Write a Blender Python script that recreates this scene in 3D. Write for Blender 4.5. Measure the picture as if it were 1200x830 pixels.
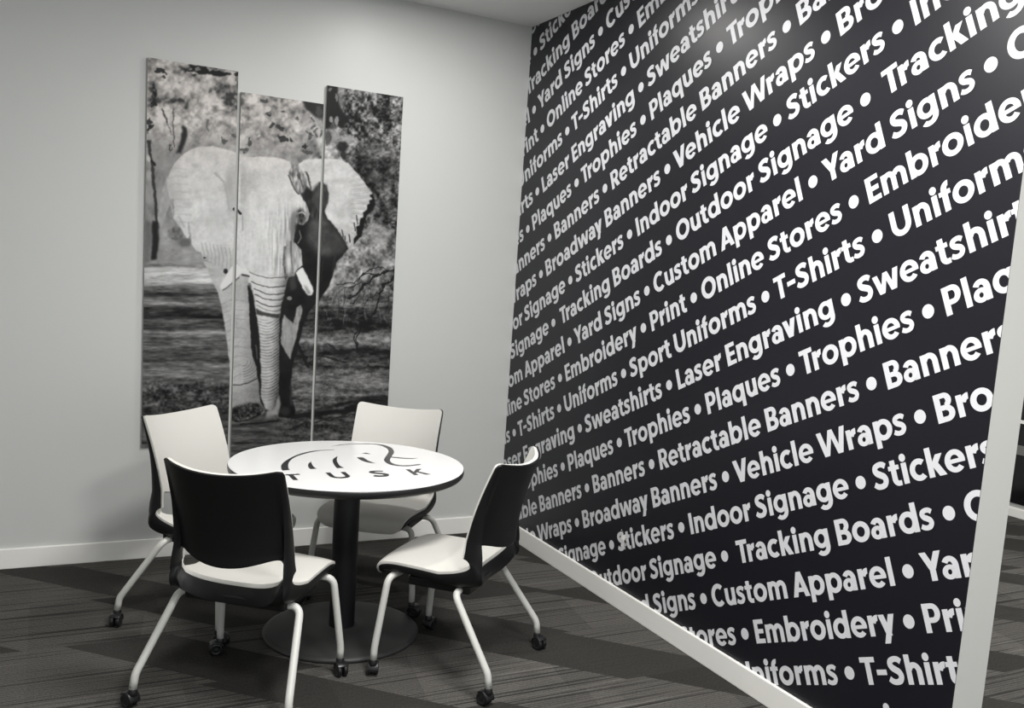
import bpy, bmesh, math, random
import numpy as np
from mathutils import Vector, Matrix

scene = bpy.context.scene
for o in list(bpy.data.objects):
    bpy.data.objects.remove(o)
COL = scene.collection
random.seed(7)

# ------------------------------------------------------------------ camera
CAM_R = np.array([[0.8810923, -0.4677113, 0.0701606],
                  [-0.002953, 0.1429051, 0.989732],
                  [-0.4729352, -0.8722524, 0.1245314]])
CAM_C = np.array([-2.4397967, -4.9433147, 1.5960991])
FPX, PCX, PCY = 1087.1515, 637.55, 452.195
cam = bpy.data.cameras.new('camera')
cam.sensor_width = 36.0
cam.lens = FPX / 1200 * 36
cam.shift_x = (600 - PCX) / 1200
cam.shift_y = (PCY - 415) / 1200
cam.clip_start = 0.05
cam_o = bpy.data.objects.new('camera', cam)
COL.objects.link(cam_o)
M = Matrix.Identity(4)
for i in range(3):
    for j in range(3):
        M[i][j] = CAM_R[j][i]
    M[i][3] = CAM_C[i]
cam_o.matrix_world = M
scene.camera = cam_o

# ------------------------------------------------------------------ world, exposure, lamps
w = bpy.data.worlds.new('world')
scene.world = w
w.use_nodes = True
w.node_tree.nodes['Background'].inputs[0].default_value = (0.75, 0.78, 0.8, 1)
w.node_tree.nodes['Background'].inputs[1].default_value = 1.05  # added fill: enters through the side left open behind the camera
vs = scene.view_settings
vs.view_transform = 'Standard'
vs.look = 'None'
vs.gamma = 1.0
vs.use_curve_mapping = False
vs.exposure = 0.35

CEIL_H = 2.959


def downlight(x, y, power, r=0.075, spread=180, col=(1.0, 0.985, 0.955)):
    l = bpy.data.lights.new('downlight', 'AREA')
    l.shape = 'DISK'
    l.size = 2 * r
    l.energy = power
    l.spread = math.radians(spread)
    l.color = col
    o = bpy.data.objects.new('downlight', l)
    o.location = (x, y, CEIL_H - 0.012)
    COL.objects.link(o)
    return o


for (x, y, p) in [(-0.78, -0.86, 12), (-2.75, -2.2, 3), (-1.20, -2.65, 55), (-2.75, -4.0, 8),
                  (-1.35, -4.3, 58), (-2.75, -5.8, 12), (2.1, -1.5, 55), (2.1, -4.2, 55)]:
    downlight(x, y, p, 0.075 if y > -2 else 0.28)


# ------------------------------------------------------------------ helpers
def link(name, me, mat=None, parent=None, smooth=False):
    o = bpy.data.objects.new(name, me)
    COL.objects.link(o)
    if mat is not None:
        me.materials.append(mat)
    if parent is not None:
        o.parent = parent
    if smooth:
        me.polygons.foreach_set('use_smooth', [True] * len(me.polygons))
    return o


def from_bm(name, bm, mat=None, parent=None, smooth=False, bevel=0.0, seg=2, angle=40):
    bmesh.ops.recalc_face_normals(bm, faces=bm.faces)
    me = bpy.data.meshes.new(name)
    bm.to_mesh(me)
    bm.free()
    o = link(name, me, mat, parent, smooth)
    if bevel:
        b = o.modifiers.new('bevel', 'BEVEL')
        b.width = bevel
        b.segments = seg
        b.limit_method = 'ANGLE'
        b.angle_limit = math.radians(angle)
        b.harden_normals = False
    return o


def structure(o):
    o['kind'] = 'structure'
    return o


def thing(name, label, cat, loc=(0, 0, 0), rz=0.0, group=None):
    o = bpy.data.objects.new(name, None)
    o.empty_display_size = 0.1
    COL.objects.link(o)
    o.location = loc
    o.rotation_euler = (0, 0, rz)
    o['label'] = label
    o['category'] = cat
    if group:
        o['group'] = group
    return o


def add_box(bm, x0, x1, y0, y1, z0, z1, mi=0):
    v = [bm.verts.new((x, y, z)) for x in (x0, x1) for y in (y0, y1) for z in (z0, z1)]
    fs = []
    for f in ((0, 1, 3, 2), (4, 6, 7, 5), (0, 4, 5, 1), (2, 3, 7, 6), (0, 2, 6, 4), (1, 5, 7, 3)):
        fc = bm.faces.new([v[i] for i in f])
        fc.material_index = mi
        fs.append(fc)
    return fs


def add_lathe(bm, prof, center=(0, 0, 0), axis='z', n=64):
    """prof: list of (r, h), closed with caps when r==0"""
    rings = []
    cx, cy, cz = center
    for r, h in prof:
        if r < 1e-6:
            p = (cx, cy, cz + h) if axis == 'z' else (cx + h, cy, cz)
            rings.append([bm.verts.new(p)])
        else:
            ring = []
            for i in range(n):
                a = 2 * math.pi * i / n
                c, s = r * math.cos(a), r * math.sin(a)
                p = (cx + c, cy + s, cz + h) if axis == 'z' else (cx + h, cy + c, cz + s)
                ring.append(bm.verts.new(p))
            rings.append(ring)
    for a, b in zip(rings, rings[1:]):
        for i in range(n):
            j = (i + 1) % n
            if len(a) == 1 and len(b) == 1:
                continue
            if len(a) == 1:
                bm.faces.new((a[0], b[i], b[j]))
            elif len(b) == 1:
                bm.faces.new((a[i], a[j], b[0]))
            else:
                bm.faces.new((a[i], a[j], b[j], b[i]))


def add_tube(bm, pts, r, n=16):
    pts = [Vector(p) for p in pts]
    t0 = (pts[1] - pts[0]).normalized()
    up = Vector((0, 0, 1)) if abs(t0.z) < 0.9 else Vector((1, 0, 0))
    nrm = t0.cross(up).normalized()
    rings = []
    for i, p in enumerate(pts):
        a = pts[max(i - 1, 0)]
        b = pts[min(i + 1, len(pts) - 1)]
        t = (b - a).normalized()
        nrm = (nrm - t * nrm.dot(t)).normalized()
        bn = t.cross(nrm)
        rings.append([bm.verts.new(p + nrm * (r * math.cos(2 * math.pi * k / n)) + bn * (r * math.sin(2 * math.pi * k / n)))
                      for k in range(n)])
    for a, b in zip(rings, rings[1:]):
        for k in range(n):
            bm.faces.new((a[k], a[(k + 1) % n], b[(k + 1) % n], b[k]))
    bm.faces.new(rings[0][::-1])
    bm.faces.new(rings[-1])


def round_path(pts, rad, n=7):
    """polyline with filleted corners"""
    P = [Vector(p) for p in pts]
    out = [P[0]]
    for i in range(1, len(P) - 1):
        a, b, c = P[i - 1], P[i], P[i + 1]
        r = rad[i - 1] if isinstance(rad, (list, tuple)) else rad
        d1 = min(r, (a - b).length * 0.48)
        d2 = min(r, (c - b).length * 0.48)
        p0 = b + (a - b).normalized() * d1
        p2 = b + (c - b).normalized() * d2
        for k in range(n + 1):
            t = k / n
            out.append(p0 * (1 - t) ** 2 + b * 2 * t * (1 - t) + p2 * t * t)
    out.append(P[-1])
    return out


# ------------------------------------------------------------------ materials
def new_mat(name):
    m = bpy.data.materials.new(name)
    m.use_nodes = True
    nt = m.node_tree
    return m, nt, nt.nodes['Principled BSDF']


def simple(name, col, rough=0.5, spec=0.5, metal=0.0, coat=0.0, coat_rough=0.1, bump=None):
    m, nt, b = new_mat(name)
    b.inputs['Base Color'].default_value = (*col, 1)
    b.inputs['Roughness'].default_value = rough
    b.inputs['Specular IOR Level'].default_value = spec
    b.inputs['Metallic'].default_value = metal
    b.inputs['Coat Weight'].default_value = coat
    b.inputs['Coat Roughness'].default_value = coat_rough
    if bump:
        sc, st, dist = bump
        tc = nt.nodes.new('ShaderNodeTexCoord')
        n = nt.nodes.new('ShaderNodeTexNoise')
        n.inputs['Scale'].default_value = sc
        n.inputs['Detail'].default_value = 4
        bp = nt.nodes.new('ShaderNodeBump')
        bp.inputs['Strength'].default_value = st
        bp.inputs['Distance'].default_value = dist
        nt.links.new(tc.outputs['Object'], n.inputs['Vector'])
        nt.links.new(n.outputs['Fac'], bp.inputs['Height'])
        nt.links.new(bp.outputs['Normal'], b.inputs['Normal'])
    return m


MAT = dict(
    wall=simple('wall_paint_grey', (0.575, 0.585, 0.572), 0.42, 0.4, bump=(260, 0.12, 0.0006)),
    ceiling=simple('ceiling_paint', (0.82, 0.82, 0.81), 0.8, 0.2),
    trim=simple('white_trim_paint', (0.86, 0.85, 0.815), 0.38, 0.5),
    mural=simple('navy_mural_vinyl', (0.0072, 0.0072, 0.0115), 0.40, 0.38, bump=(420, 0.05, 0.0004)),
    mural_letter=simple('white_mural_print', (0.64, 0.645, 0.675), 0.42, 0.45),
    plastic_black=simple('black_plastic_shell', (0.0058, 0.0058, 0.0062), 0.42, 0.3, bump=(900, 0.06, 0.0003)),
    caster=simple('black_caster_plastic', (0.010, 0.010, 0.011), 0.35, 0.5),
    liner=simple('white_chair_upholstery', (0.62, 0.61, 0.575), 0.6, 0.3, bump=(700, 0.08, 0.0004)),
    leg=simple('pale_grey_powder_coat', (0.56, 0.56, 0.53), 0.38, 0.5),
    table_white=simple('white_laminate', (0.80, 0.80, 0.80), 0.22, 0.5),
    table_black=simple('black_table_edge', (0.012, 0.012, 0.013), 0.35, 0.5),
    column=simple('black_column_paint', (0.006, 0.006, 0.008), 0.45, 0.35),
    base=simple('textured_black_base', (0.030, 0.030, 0.030), 0.55, 0.5, bump=(800, 0.15, 0.0004)),
    logo=simple('dark_grey_print', (0.022, 0.022, 0.024), 0.32, 0.5),
    board=simple('print_board_edge', (0.42, 0.42, 0.40), 0.5, 0.4),
    dark_glass=simple('dark_window_glass', (0.006, 0.006, 0.007), 0.12, 0.5),
    window_band=simple('grey_band_tone', (0.16, 0.16, 0.155), 0.5, 0.4),
)


def carpet_material():
    m, nt, b = new_mat('charcoal_carpet_planks')
    N, L = nt.nodes, nt.links

    def math_n(op, a, bb=None, c=None):
        n = N.new('ShaderNodeMath')
        n.operation = op
        for i, v in enumerate((a, bb, c)):
            if v is None:
                continue
            if isinstance(v, (int, float)):
                n.inputs[i].default_value = v
            else:
                L.new(v, n.inputs[i])
        return n.outputs[0]

    tc = N.new('ShaderNodeTexCoord')
    sep = N.new('ShaderNodeSeparateXYZ')
    L.new(tc.outputs['Object'], sep.inputs[0])
    X, Y = sep.outputs[0], sep.outputs[1]
    # rows half a metre deep; each row is cut by 45 degree seams into dark and light wedges
    PW, PL = 0.5, 1.05
    row = math_n('FLOOR', math_n('DIVIDE', math_n('ADD', Y, 0.04), PW))
    diag = math_n('ADD', X, Y)

    def rand2(a_, b_, off):
        cv = N.new('ShaderNodeCombineXYZ')
        L.new(math_n('ADD', a_, off), cv.inputs[0])
        L.new(b_, cv.inputs[1])
        wn = N.new('ShaderNodeTexWhiteNoise')
        wn.noise_dimensions = '2D'
        L.new(cv.outputs[0], wn.inputs['Vector'])
        return wn.outputs['Value']

    zero = math_n('MULTIPLY', row, 0.0)
    shift = math_n('MULTIPLY', rand2(row, zero, 3.5), PL)
    q = math_n('DIVIDE', math_n('ADD', diag, shift), PL)
    cell = math_n('FLOOR', q)
    fr = math_n('FRACT', q)
    wid = math_n('ADD', 0.24, math_n('MULTIPLY', rand2(row, cell, 7.5), 0.26))
    dark = math_n('LESS_THAN', fr, wid)
    fr2 = math_n('FRACT', math_n('ADD', math_n('DIVIDE', math_n('SUBTRACT', X, math_n('MULTIPLY', Y, 0.15)), 1.7), math_n('MULTIPLY', rand2(row, zero, 11.5), 1.0)))
    pale = math_n('MULTIPLY', math_n('LESS_THAN', fr2, 0.33), math_n('SUBTRACT', 1.0, dark))
    tile = rand2(row, math_n('FLOOR', math_n('DIVIDE', X, 0.5)), 1.5)

    def stretched(sx, sy, det, sc=1.0):
        mp = N.new('ShaderNodeMapping')
        mp.inputs['Scale'].default_value = (sx, sy, 1)
        L.new(tc.outputs['Object'], mp.inputs['Vector'])
        n = N.new('ShaderNodeTexNoise')
        n.inputs['Scale'].default_value = sc
        n.inputs['Detail'].default_value = det
        n.inputs['Roughness'].default_value = 0.6
        L.new(mp.outputs[0], n.inputs['Vector'])
        return n.outputs['Fac']

    lines = stretched(0.7, 58, 1)
    n_dark = N.new('ShaderNodeMapRange')
    L.new(lines, n_dark.inputs['Value'])
    for i_, v_ in ((1, 0.36), (2, 0.42), (3, 0.40), (4, 1.0)):
        n_dark.inputs[i_].default_value = v_
    n_lite = N.new('ShaderNodeMapRange')
    L.new(stretched(0.8, 47, 1), n_lite.inputs['Value'])
    for i_, v_ in ((1, 0.64), (2, 0.69), (3, 0.0), (4, 0.45)):
        n_lite.inputs[i_].default_value = v_
    fine = math_n('SINE', math_n('ADD', math_n('MULTIPLY', Y, 2 * math.pi / 0.0135), math_n('MULTIPLY', stretched(1.5, 3, 1), 5.0)))
    speck1 = stretched(150, 150, 3)
    speck2 = stretched(260, 60, 2)
    amp = math_n('SUBTRACT', 1.0, math_n('MULTIPLY', dark, 0.86))
    dmul = math_n('ADD', 1.0, math_n('MULTIPLY', math_n('SUBTRACT', n_dark.outputs[0], 1.0), amp))
    fin = math_n('MULTIPLY', math_n('MULTIPLY', fine, 0.24), amp)
    lit = math_n('MULTIPLY', n_lite.outputs[0], amp)
    spk = math_n('ADD', math_n('MULTIPLY', math_n('SUBTRACT', speck1, 0.5), 1.3), math_n('MULTIPLY', math_n('SUBTRACT', speck2, 0.5), 1.0))
    tone = math_n('SUBTRACT', 1.0, math_n('MULTIPLY', dark, 0.52))
    tone = math_n('ADD', tone, math_n('MULTIPLY', pale, 0.22))
    tone = math_n('MULTIPLY', tone, math_n('ADD', 0.90, math_n('MULTIPLY', tile, 0.22)))
    tone = math_n('MULTIPLY', tone, math_n('ADD', math_n('ADD', math_n('ADD', 1.0, fin), lit), spk))
    tone = math_n('MULTIPLY', tone, dmul)
    tone = math_n('MAXIMUM', tone, 0.10)
    mix = N.new('ShaderNodeVectorMath')
    mix.operation = 'SCALE'
    mix.inputs[0].default_value = (0.071, 0.068, 0.063)
    L.new(tone, mix.inputs['Scale'])
    L.new(mix.outputs[0], b.inputs['Base Color'])
    b.inputs['Roughness'].default_value = 0.95
    b.inputs['Specular IOR Level'].default_value = 0.1
    bp = N.new('ShaderNodeBump')
    bp.inputs['Strength'].default_value = 0.5
    bp.inputs['Distance'].default_value = 0.004
    L.new(math_n('ADD', speck1, math_n('MULTIPLY', fine, 0.25)), bp.inputs['Height'])
    L.new(bp.outputs[0], b.inputs['Normal'])
    return m


MAT['carpet'] = carpet_material()


def print_material():
    m, nt, b = new_mat('black_and_white_photo_print')
    a = nt.nodes.new('ShaderNodeAttribute')
    a.attribute_name = 'print'
    nt.links.new(a.outputs['Color'], b.inputs['Base Color'])
    b.inputs['Roughness'].default_value = 0.5
    b.inputs['Specular IOR Level'].default_value = 0.14
    return m


MAT['print'] = print_material()

# ------------------------------------------------------------------ the room
XL, YF, XR = -4.8, -8.0, 4.0
WL, WT, BBH = 3.197, 0.1405, 0.099      # mural wall length, thickness, baseboard height


def room_box(name, mat, *a, bevel=0.0):
    bm = bmesh.new()
    add_box(bm, *a)
    return structure(from_bm(name, bm, mat, bevel=bevel))


room_box('floor', MAT['carpet'], XL - .1, XR + .1, YF - .1, 0.1, -0.1, 0.0)
room_box('ceiling', MAT['ceiling'], XL - .1, XR + .1, YF - .1, 0.1, CEIL_H, CEIL_H + 0.1)
room_box('wall_back', MAT['wall'], XL - .1, XR + .1, 0.0, 0.1, 0, CEIL_H)
room_box('wall_left', MAT['wall'], XL - .1, XL, YF, 0.0, 0, CEIL_H)
room_box('baseboard_back', MAT['trim'], XL, 0.0, -0.015, 0, 0, BBH, bevel=0.004)
room_box('baseboard_right', MAT['trim'], -0.015, 0.0, -WL, -0.015, 0, BBH, bevel=0.004)

bm = bmesh.new()
add_box(bm, 0, WT, -WL, 0, 0, CEIL_H)
mw = from_bm('wall_right', bm, MAT['mural'])
mw.data.materials.append(simple('wall_end_paint', (0.60, 0.60, 0.575), 0.45, 0.4))
for p in mw.data.polygons:
    p.material_index = 0 if p.normal.x < -0.5 else 1
structure(mw)

# far side of the next room: dark glazing over a white sill board
bm = bmesh.new()
add_box(bm, XR, XR + .1, YF, 0, 0, CEIL_H)
fw = structure(from_bm('wall_far', bm, MAT['wall']))
bm = bmesh.new()
add_box(bm, XR - .02, XR - .001, -3.2, -0.001, BBH, 2.3)
g = structure(from_bm('window_1', bm, MAT['dark_glass']))
bm = bmesh.new()
add_box(bm, XR - .035, XR - .021, -3.2, -0.001, 0.705, 0.73)
from_bm('window_rail', bm, MAT['trim'], g)
bm = bmesh.new()
add_box(bm, XR - .03, XR - .021, -3.2, -0.001, 0.47, 0.54)
from_bm('grey_band', bm, MAT['window_band'], g)  # plain grey band across the dark glazing
room_box('baseboard_far', MAT['trim'], XR - .04, XR - .001, YF, -0.001, 0, BBH - .03, bevel=0.004)

# ------------------------------------------------------------------ mural lettering
ST, TH = 21.5, 17.0


def arc(cx, cy, rx, ry, tx, ty, a0, a1, n=None):
    n = n or max(4, int(abs(a1 - a0) / 11))
    out = []
    for i in range(n):
        p = []
        for a in (a0 + (a1 - a0) * i / n, a0 + (a1 - a0) * (i + 1) / n):
            r = math.radians(a)
            p.append(((cx + rx * math.cos(r), cy + ry * math.sin(r)),
                      (cx + (rx - tx) * math.cos(r), cy + (ry - ty) * math.sin(r))))
        out.append([p[0][0], p[1][0], p[1][1], p[0][1]])
    return out


def bar(x0, y0, x1, y1):
    return [[(x0, y0), (x1, y0), (x1, y1), (x0, y1)]]


def hs(x0, y0, x1, y1, wd):
    return [[(x0 - wd / 2, y0), (x0 + wd / 2, y0), (x1 + wd / 2, y1), (x1 - wd / 2, y1)]]


def disc(cx, cy, r, n=28):
    return [[(cx + r * math.cos(2 * math.pi * i / n), cy + r * math.sin(2 * math.pi * i / n)) for i in range(n)]]


def ribbon(pts, wds, sub=8):
    P = [np.array(p, float) for p in pts]
    ext = [2 * P[0] - P[1]] + P + [2 * P[-1] - P[-2]]
    W = [wds[0]] + list(wds) + [wds[-1]]
    C, D = [], []
    for i in range(1, len(ext) - 2):
        for k in range(sub + (1 if i == len(ext) - 3 else 0)):
            t = k / sub
            a, b, c, d = ext[i - 1:i + 3]
            C.append(0.5 * ((2 * b) + (-a + c) * t + (2 * a - 5 * b + 4 * c - d) * t * t + (-a + 3 * b - 3 * c + d) * t ** 3))
            D.append(W[i] * (1 - t) + W[i + 1] * t)
    C = np.array(C)
    T = np.gradient(C, axis=0)
    T /= np.linalg.norm(T, axis=1)[:, None]
    Nn = np.stack([-T[:, 1], T[:, 0]], 1) * (np.array(D) / 2)[:, None]
    A, B = C + Nn, C - Nn
    return [[tuple(A[i]), tuple(A[i + 1]), tuple(B[i + 1]), tuple(B[i])] for i in range(len(C) - 1)]


def ring(cx, cy, rx, ry, tx=21, ty=17.5):
    return arc(cx, cy, rx, ry, tx, ty, 0, 360, 32)


def arch(x):   # shoulder from the stem at x to the next stem at x+42.5
    return arc(x + 33, 38, 31, 31.5, 21.5, 18, 0, 158, 14) + bar(x + 42.5, 0, x + 64, 38.5)


S_CAP = ribbon([(58, 72), (47, 79.5), (32, 81), (17, 75), (13.5, 65), (20, 54.5), (34, 46.5), (47, 38.5), (52, 26), (45, 13), (30, 8.5), (15, 11), (3, 19.5)],
               [19, 19, 18, 20, 21.5, 22, 22, 22, 21.5, 20, 18, 19, 19])
S_LOW = ribbon([(47, 54.5), (38, 60.5), (26, 61.5), (14.5, 57), (11.5, 49.5), (17, 41), (28, 35.5), (38, 29.5), (41.5, 20), (35, 10), (23, 7), (12, 9), (2.5, 14.5)],
               [16, 16, 15.5, 17, 18, 18, 18.5, 18, 18, 17, 15.5, 16, 16])
STEM = bar(0, 0, ST, 68)
G = {
    'a': (62, 2.5, 6.5, bar(40.5, 0, 62, 42) + arc(31.5, 40, 30.5, 29.5, 21.5, 17, 0, 152, 14) + ring(27, 21, 27, 22.5, 19.5, 14.5) + bar(27, 30, 45, 41.5)),
    'b': (76, 6.5, 2.5, bar(0, 0, ST, 94) + ring(39, 34, 37, 35.5)),
    'c': (63, 2.5, 1, arc(37, 34, 37, 35.5, 21, 18, 48, 312, 24)),
    'd': (76, 2.5, 6.5, bar(76 - ST, 0, 76, 94) + ring(37, 34, 37, 35.5)),
    'e': (73.5, 2.5, 2.5, arc(37, 34, 37, 35.5, 20.5, 16.5, -1, 318, 28) + bar(10, 27.5, 73.5, 40)),
    'f': (44, 1, 0, bar(10, 0, 31.5, 69) + arc(37, 68, 27, 27, 21.5, 17, 80, 180, 9) + bar(0, 52, 43, 67)),
    'g': (73, 2.5, 6.5, bar(73 - ST, 2, 73, 68) + ring(36, 36, 36, 33.5, 20.5, 16.5) + arc(37, 4, 36, 29, 21, 16.5, -142, 0, 14)),
    'h': (64, 6.5, 6, bar(0, 0, ST, 94) + arch(0)),
    'i': (ST, 6.5, 6.5, STEM + disc(ST / 2, 84.5, 13)),
    'k': (67, 6.5, 0, bar(0, 0, ST, 94) + hs(20, 29, 50, 68, 26) + hs(53, 0, 28, 42, 27)),
    'l': (ST, 6.5, 6.5, bar(0, 0, ST, 94)),
    'm': (103, 6.5, 6, STEM + arc(31.5, 40, 29.5, 29.5, 21, 18, 0, 155, 12) + bar(40, 0, 61, 40.5) + arc(73.5, 40, 29.5, 29.5, 21, 18, 0, 155, 12) + bar(82, 0, 103, 40.5)),
    'n': (64, 6.5, 6, STEM + arch(0)),
    'o': (78, 2.5, 2.5, ring(39, 34, 39, 35.5, 21.5, 18)),
    'p': (76, 6.5, 2.5, bar(0, -24, ST, 68) + ring(39, 34, 37, 35.5)),
    'q': (76, 2.5, 6.5, bar(76 - ST, -24, 76, 68) + ring(37, 34, 37, 35.5)),
    'r': (45, 6.5, 0.5, STEM + arc(42, 37, 31, 32, 21.5, 20, 84, 165, 9)),
    's': (53, 2, 2, S_LOW),
    't': (46, 1, 1.5, bar(9.5, 20, 31, 84) + bar(0, 52, 44, 67) + arc(35, 23, 25.5, 24.5, 21.5, 17, 180, 282, 10) + bar(36, -1.2, 45.5, 15.3)),
    'u': (64, 6.5, 6.5, bar(64 - ST, 0, 64, 68) + bar(0, 28, ST, 68) + arc(31, 30, 31, 31.5, 21.5, 18, 180, 338, 14)),
    'v': (68, 0.5, 0.5, hs(34, 0, 12, 68, 24.5) + hs(34, 0, 56, 68, 24.5)),
    'w': (110, 0.5, 0.5, hs(30, 0, 11, 68, 21.5) + hs(32, 0, 55, 68, 19) + hs(78, 0, 55, 68, 19) + hs(80, 0, 99, 68, 21.5)),
    'y': (69, 0.5, 0.5, hs(36, 0, 12, 68, 25) + hs(21, -25, 57, 68, 24.5)),
    'A': (87, 0.5, 0.5, hs(12, 0, 43.5, 90, 24) + hs(75, 0, 43.5, 90, 24) + bar(21, 17, 66, 32.5)),
    'B': (68, 6.5, 3, bar(0, 0, ST + .5, 90) + arc(37, 66, 26.5, 24, 21, 16, -90, 90, 14) + arc(38, 25.5, 30, 25.5, 21.5, 16.5, -90, 90, 14)
          + bar(20, 74, 37.5, 90) + bar(20, 36, 39, 52) + bar(20, 0, 38.5, 16.5)),
    'C': (82, 3, 1, arc(46, 45, 46, 46.5, 23, 19.5, 46, 314, 28)),
    'E': (56, 6.5, 3, bar(0, 0, ST + .5, 90) + bar(20, 73, 56, 90) + bar(20, 37, 52, 53.5) + bar(20, 0, 56, 17)),
    'I': (ST + .5, 6.5, 6.5, bar(0, 0, ST + .5, 90)),
    'L': (53, 6.5, 1, bar(0, 0, ST + .5, 90) + bar(20, 0, 53, 17.5)),
    'O': (97, 3, 3, ring(48.5, 45, 48.5, 46.5, 23, 19.5)),
    'P': (67, 6.5, 2, bar(0, 0, ST + .5, 90) + arc(36, 60, 31, 30, 21.5, 16.5, -90, 90, 14) + bar(20, 73.5, 36.5, 90) + bar(20, 30, 36.5, 46.5)),
    'R': (71, 6.5, 1, bar(0, 0, ST + .5, 90) + arc(36, 61, 31, 29, 21.5, 16.5, -90, 90, 14) + bar(20, 73.5, 36.5, 90) + bar(20, 32, 36.5, 48.5) + hs(58, 0, 36, 40, 27)),
    'S': (65, 3, 3, S_CAP),
    'T': (66, 1, 0, bar(0, 72.5, 66, 90) + bar(22, 0, 44, 74)),
    'U': (82, 6, 6, bar(0, 36, 22.5, 90) + bar(59.5, 36, 82, 90) + arc(41, 37, 41, 38.5, 22.5, 19.5, 180, 360, 18)),
    'V': (86, 0, 0, hs(43, 0, 13, 90, 25.5) + hs(43, 0, 73, 90, 25.5)),
    'W': (136, 0, 0, hs(36, 0, 11.5, 90, 23) + hs(38, 0, 68, 90, 20) + hs(98, 0, 68, 90, 20) + hs(100, 0, 124.5, 90, 23)),
    'Y': (82, 0, 0, bar(30, 0, 52, 42) + hs(41, 36, 12.5, 90, 25) + hs(41, 36, 69.5, 90, 25)),
    '-': (43, 4, 4, bar(0, 31, 43, 48.5)),
}
KERN = {('T', 'r'): -9, ('Y', 'a'): -9, ('r', 'o'): -1, ('A', 'p'): -2, ('W', 'r'): -5, ('V', 'e'): -6, ('P', 'l'): 0, ('r', 'a'): -1, ('r', 'd'): -2,
        ('k', 'e'): -3, ('L', 'a'): -1, ('T', '-'): -2, ('r', 'y'): 2, ('B', 'r'): 1, ('w', 'a'): -2, ('a', 'y'): -3, ('a', 'v'): -3, ('v', 'i'): 1, ('S', 'w'): 0}
DOT_R = 22.5


def layout(phrase):
    """natural glyph positions of one phrase, starting at 0; spaces 24 mm"""
    x, prev, out = 0.0, None, []
    for ch in phrase:
        if ch == ' ':
            x += 25
            prev = None
            continue
        wd, lb, rb, polys = G[ch]
        x += lb + KERN.get((prev, ch), 0)
        out.append((x, polys))
        x += wd + rb
        prev = ch
    return out, x


WID = {'Stickers': .587, 'Indoor Signage': 1.049, ' Tracking Boards': 1.108, 'Outdoor Signage': 1.167, 'Yard Signs': .745,
       'Custom Apparel': 1.092, 'Embroidery': .823, 'Print': .394, 'Online Stores': .927, 'T-Shirts': .567, 'Uniforms': .658,
       'Sport Uniforms': 1.034, 'Laser Engraving': 1.075, 'Sweatshirts': .814, 'Plaques': .578, 'Trophies': .636, 'Banners': .597,
       'Retractable Banners': 1.332, 'Broadway Banners': 1.246, 'Vehicle Wraps': .992}
CYC = [['Stickers', 'Indoor Signage'], [' Tracking Boards', 'Outdoor Signage'], ['Yard Signs', 'Custom Apparel'],
       ['Embroidery', 'Print', 'Online Stores'], ['T-Shirts', 'Uniforms', 'Sport Uniforms'], ['Laser Engraving', 'Sweatshirts'],
       ['Plaques', 'Trophies'], ['Banners', 'Retractable Banners'], ['Broadway Banners', 'Vehicle Wraps']]
# row -> (distance of a bullet from the room corner, phrase that follows it)
ANCH = {-3: (-.2, 'T-Shirts'), -2: (-.3, 'Sweatshirts'), -1: (-.1, 'Banners'), 0: (-.2, 'Broadway Banners'),
        1: (.060, 'Stickers'), 2: (-.092, ' Tracking Boards'), 3: (.093, 'Yard Signs'), 4: (.212, 'Online Stores'), 5: (.502, 'T-Shirts'),
        6: (1.183, 'Sweatshirts'), 7: (1.223, 'Plaques'), 8: (.931, 'Retractable Banners'), 9: (1.452, 'Vehicle Wraps'), 10: (2.145, 'Stickers'),
        11: (1.511, 'Outdoor Signage'), 12: (2.368, 'Yard Signs'), 13: (1.728, 'Online Stores'), 14: (2.177, 'T-Shirts'),
        15: (1.607, 'Laser Engraving'), 16: (2.353, 'Trophies'), 17: (1.526, 'Retractable Banners'), 18: (2.046, 'Vehicle Wraps'),
        19: (1.787, 'Indoor Signage'), 20: (2.088, ' Tracking Boards'), 21: (1.981, 'Custom Apparel'), 22: (2.253, 'Embroidery'),
        23: (2.791, 'T-Shirts'), 24: (1.466, 'Sweatshirts'), 25: (1.31, 'Plaques'), 26: (1.58, 'Banners')}
ANG = math.radians(24.16)
CA, SA = math.cos(ANG), math.sin(ANG)


def clip(poly, x0, x1, y0, y1):
    for ax, lim, sg in ((0, x0, 1), (0, x1, -1), (1, y0, 1), (1, y1, -1)):
        out = []
        for i in range(len(poly)):
            a, b = poly[i - 1], poly[i]
            da, db = sg * (a[ax] - lim), sg * (b[ax] - lim)
            if (da >= 0) != (db >= 0):
                t = da / (da - db)
                out.append((a[0] + (b[0] - a[0]) * t, a[1] + (b[1] - a[1]) * t))
            if db >= 0:
                out.append(b)
        poly = out
        if len(poly) < 3:
            return None
    return poly


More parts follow.
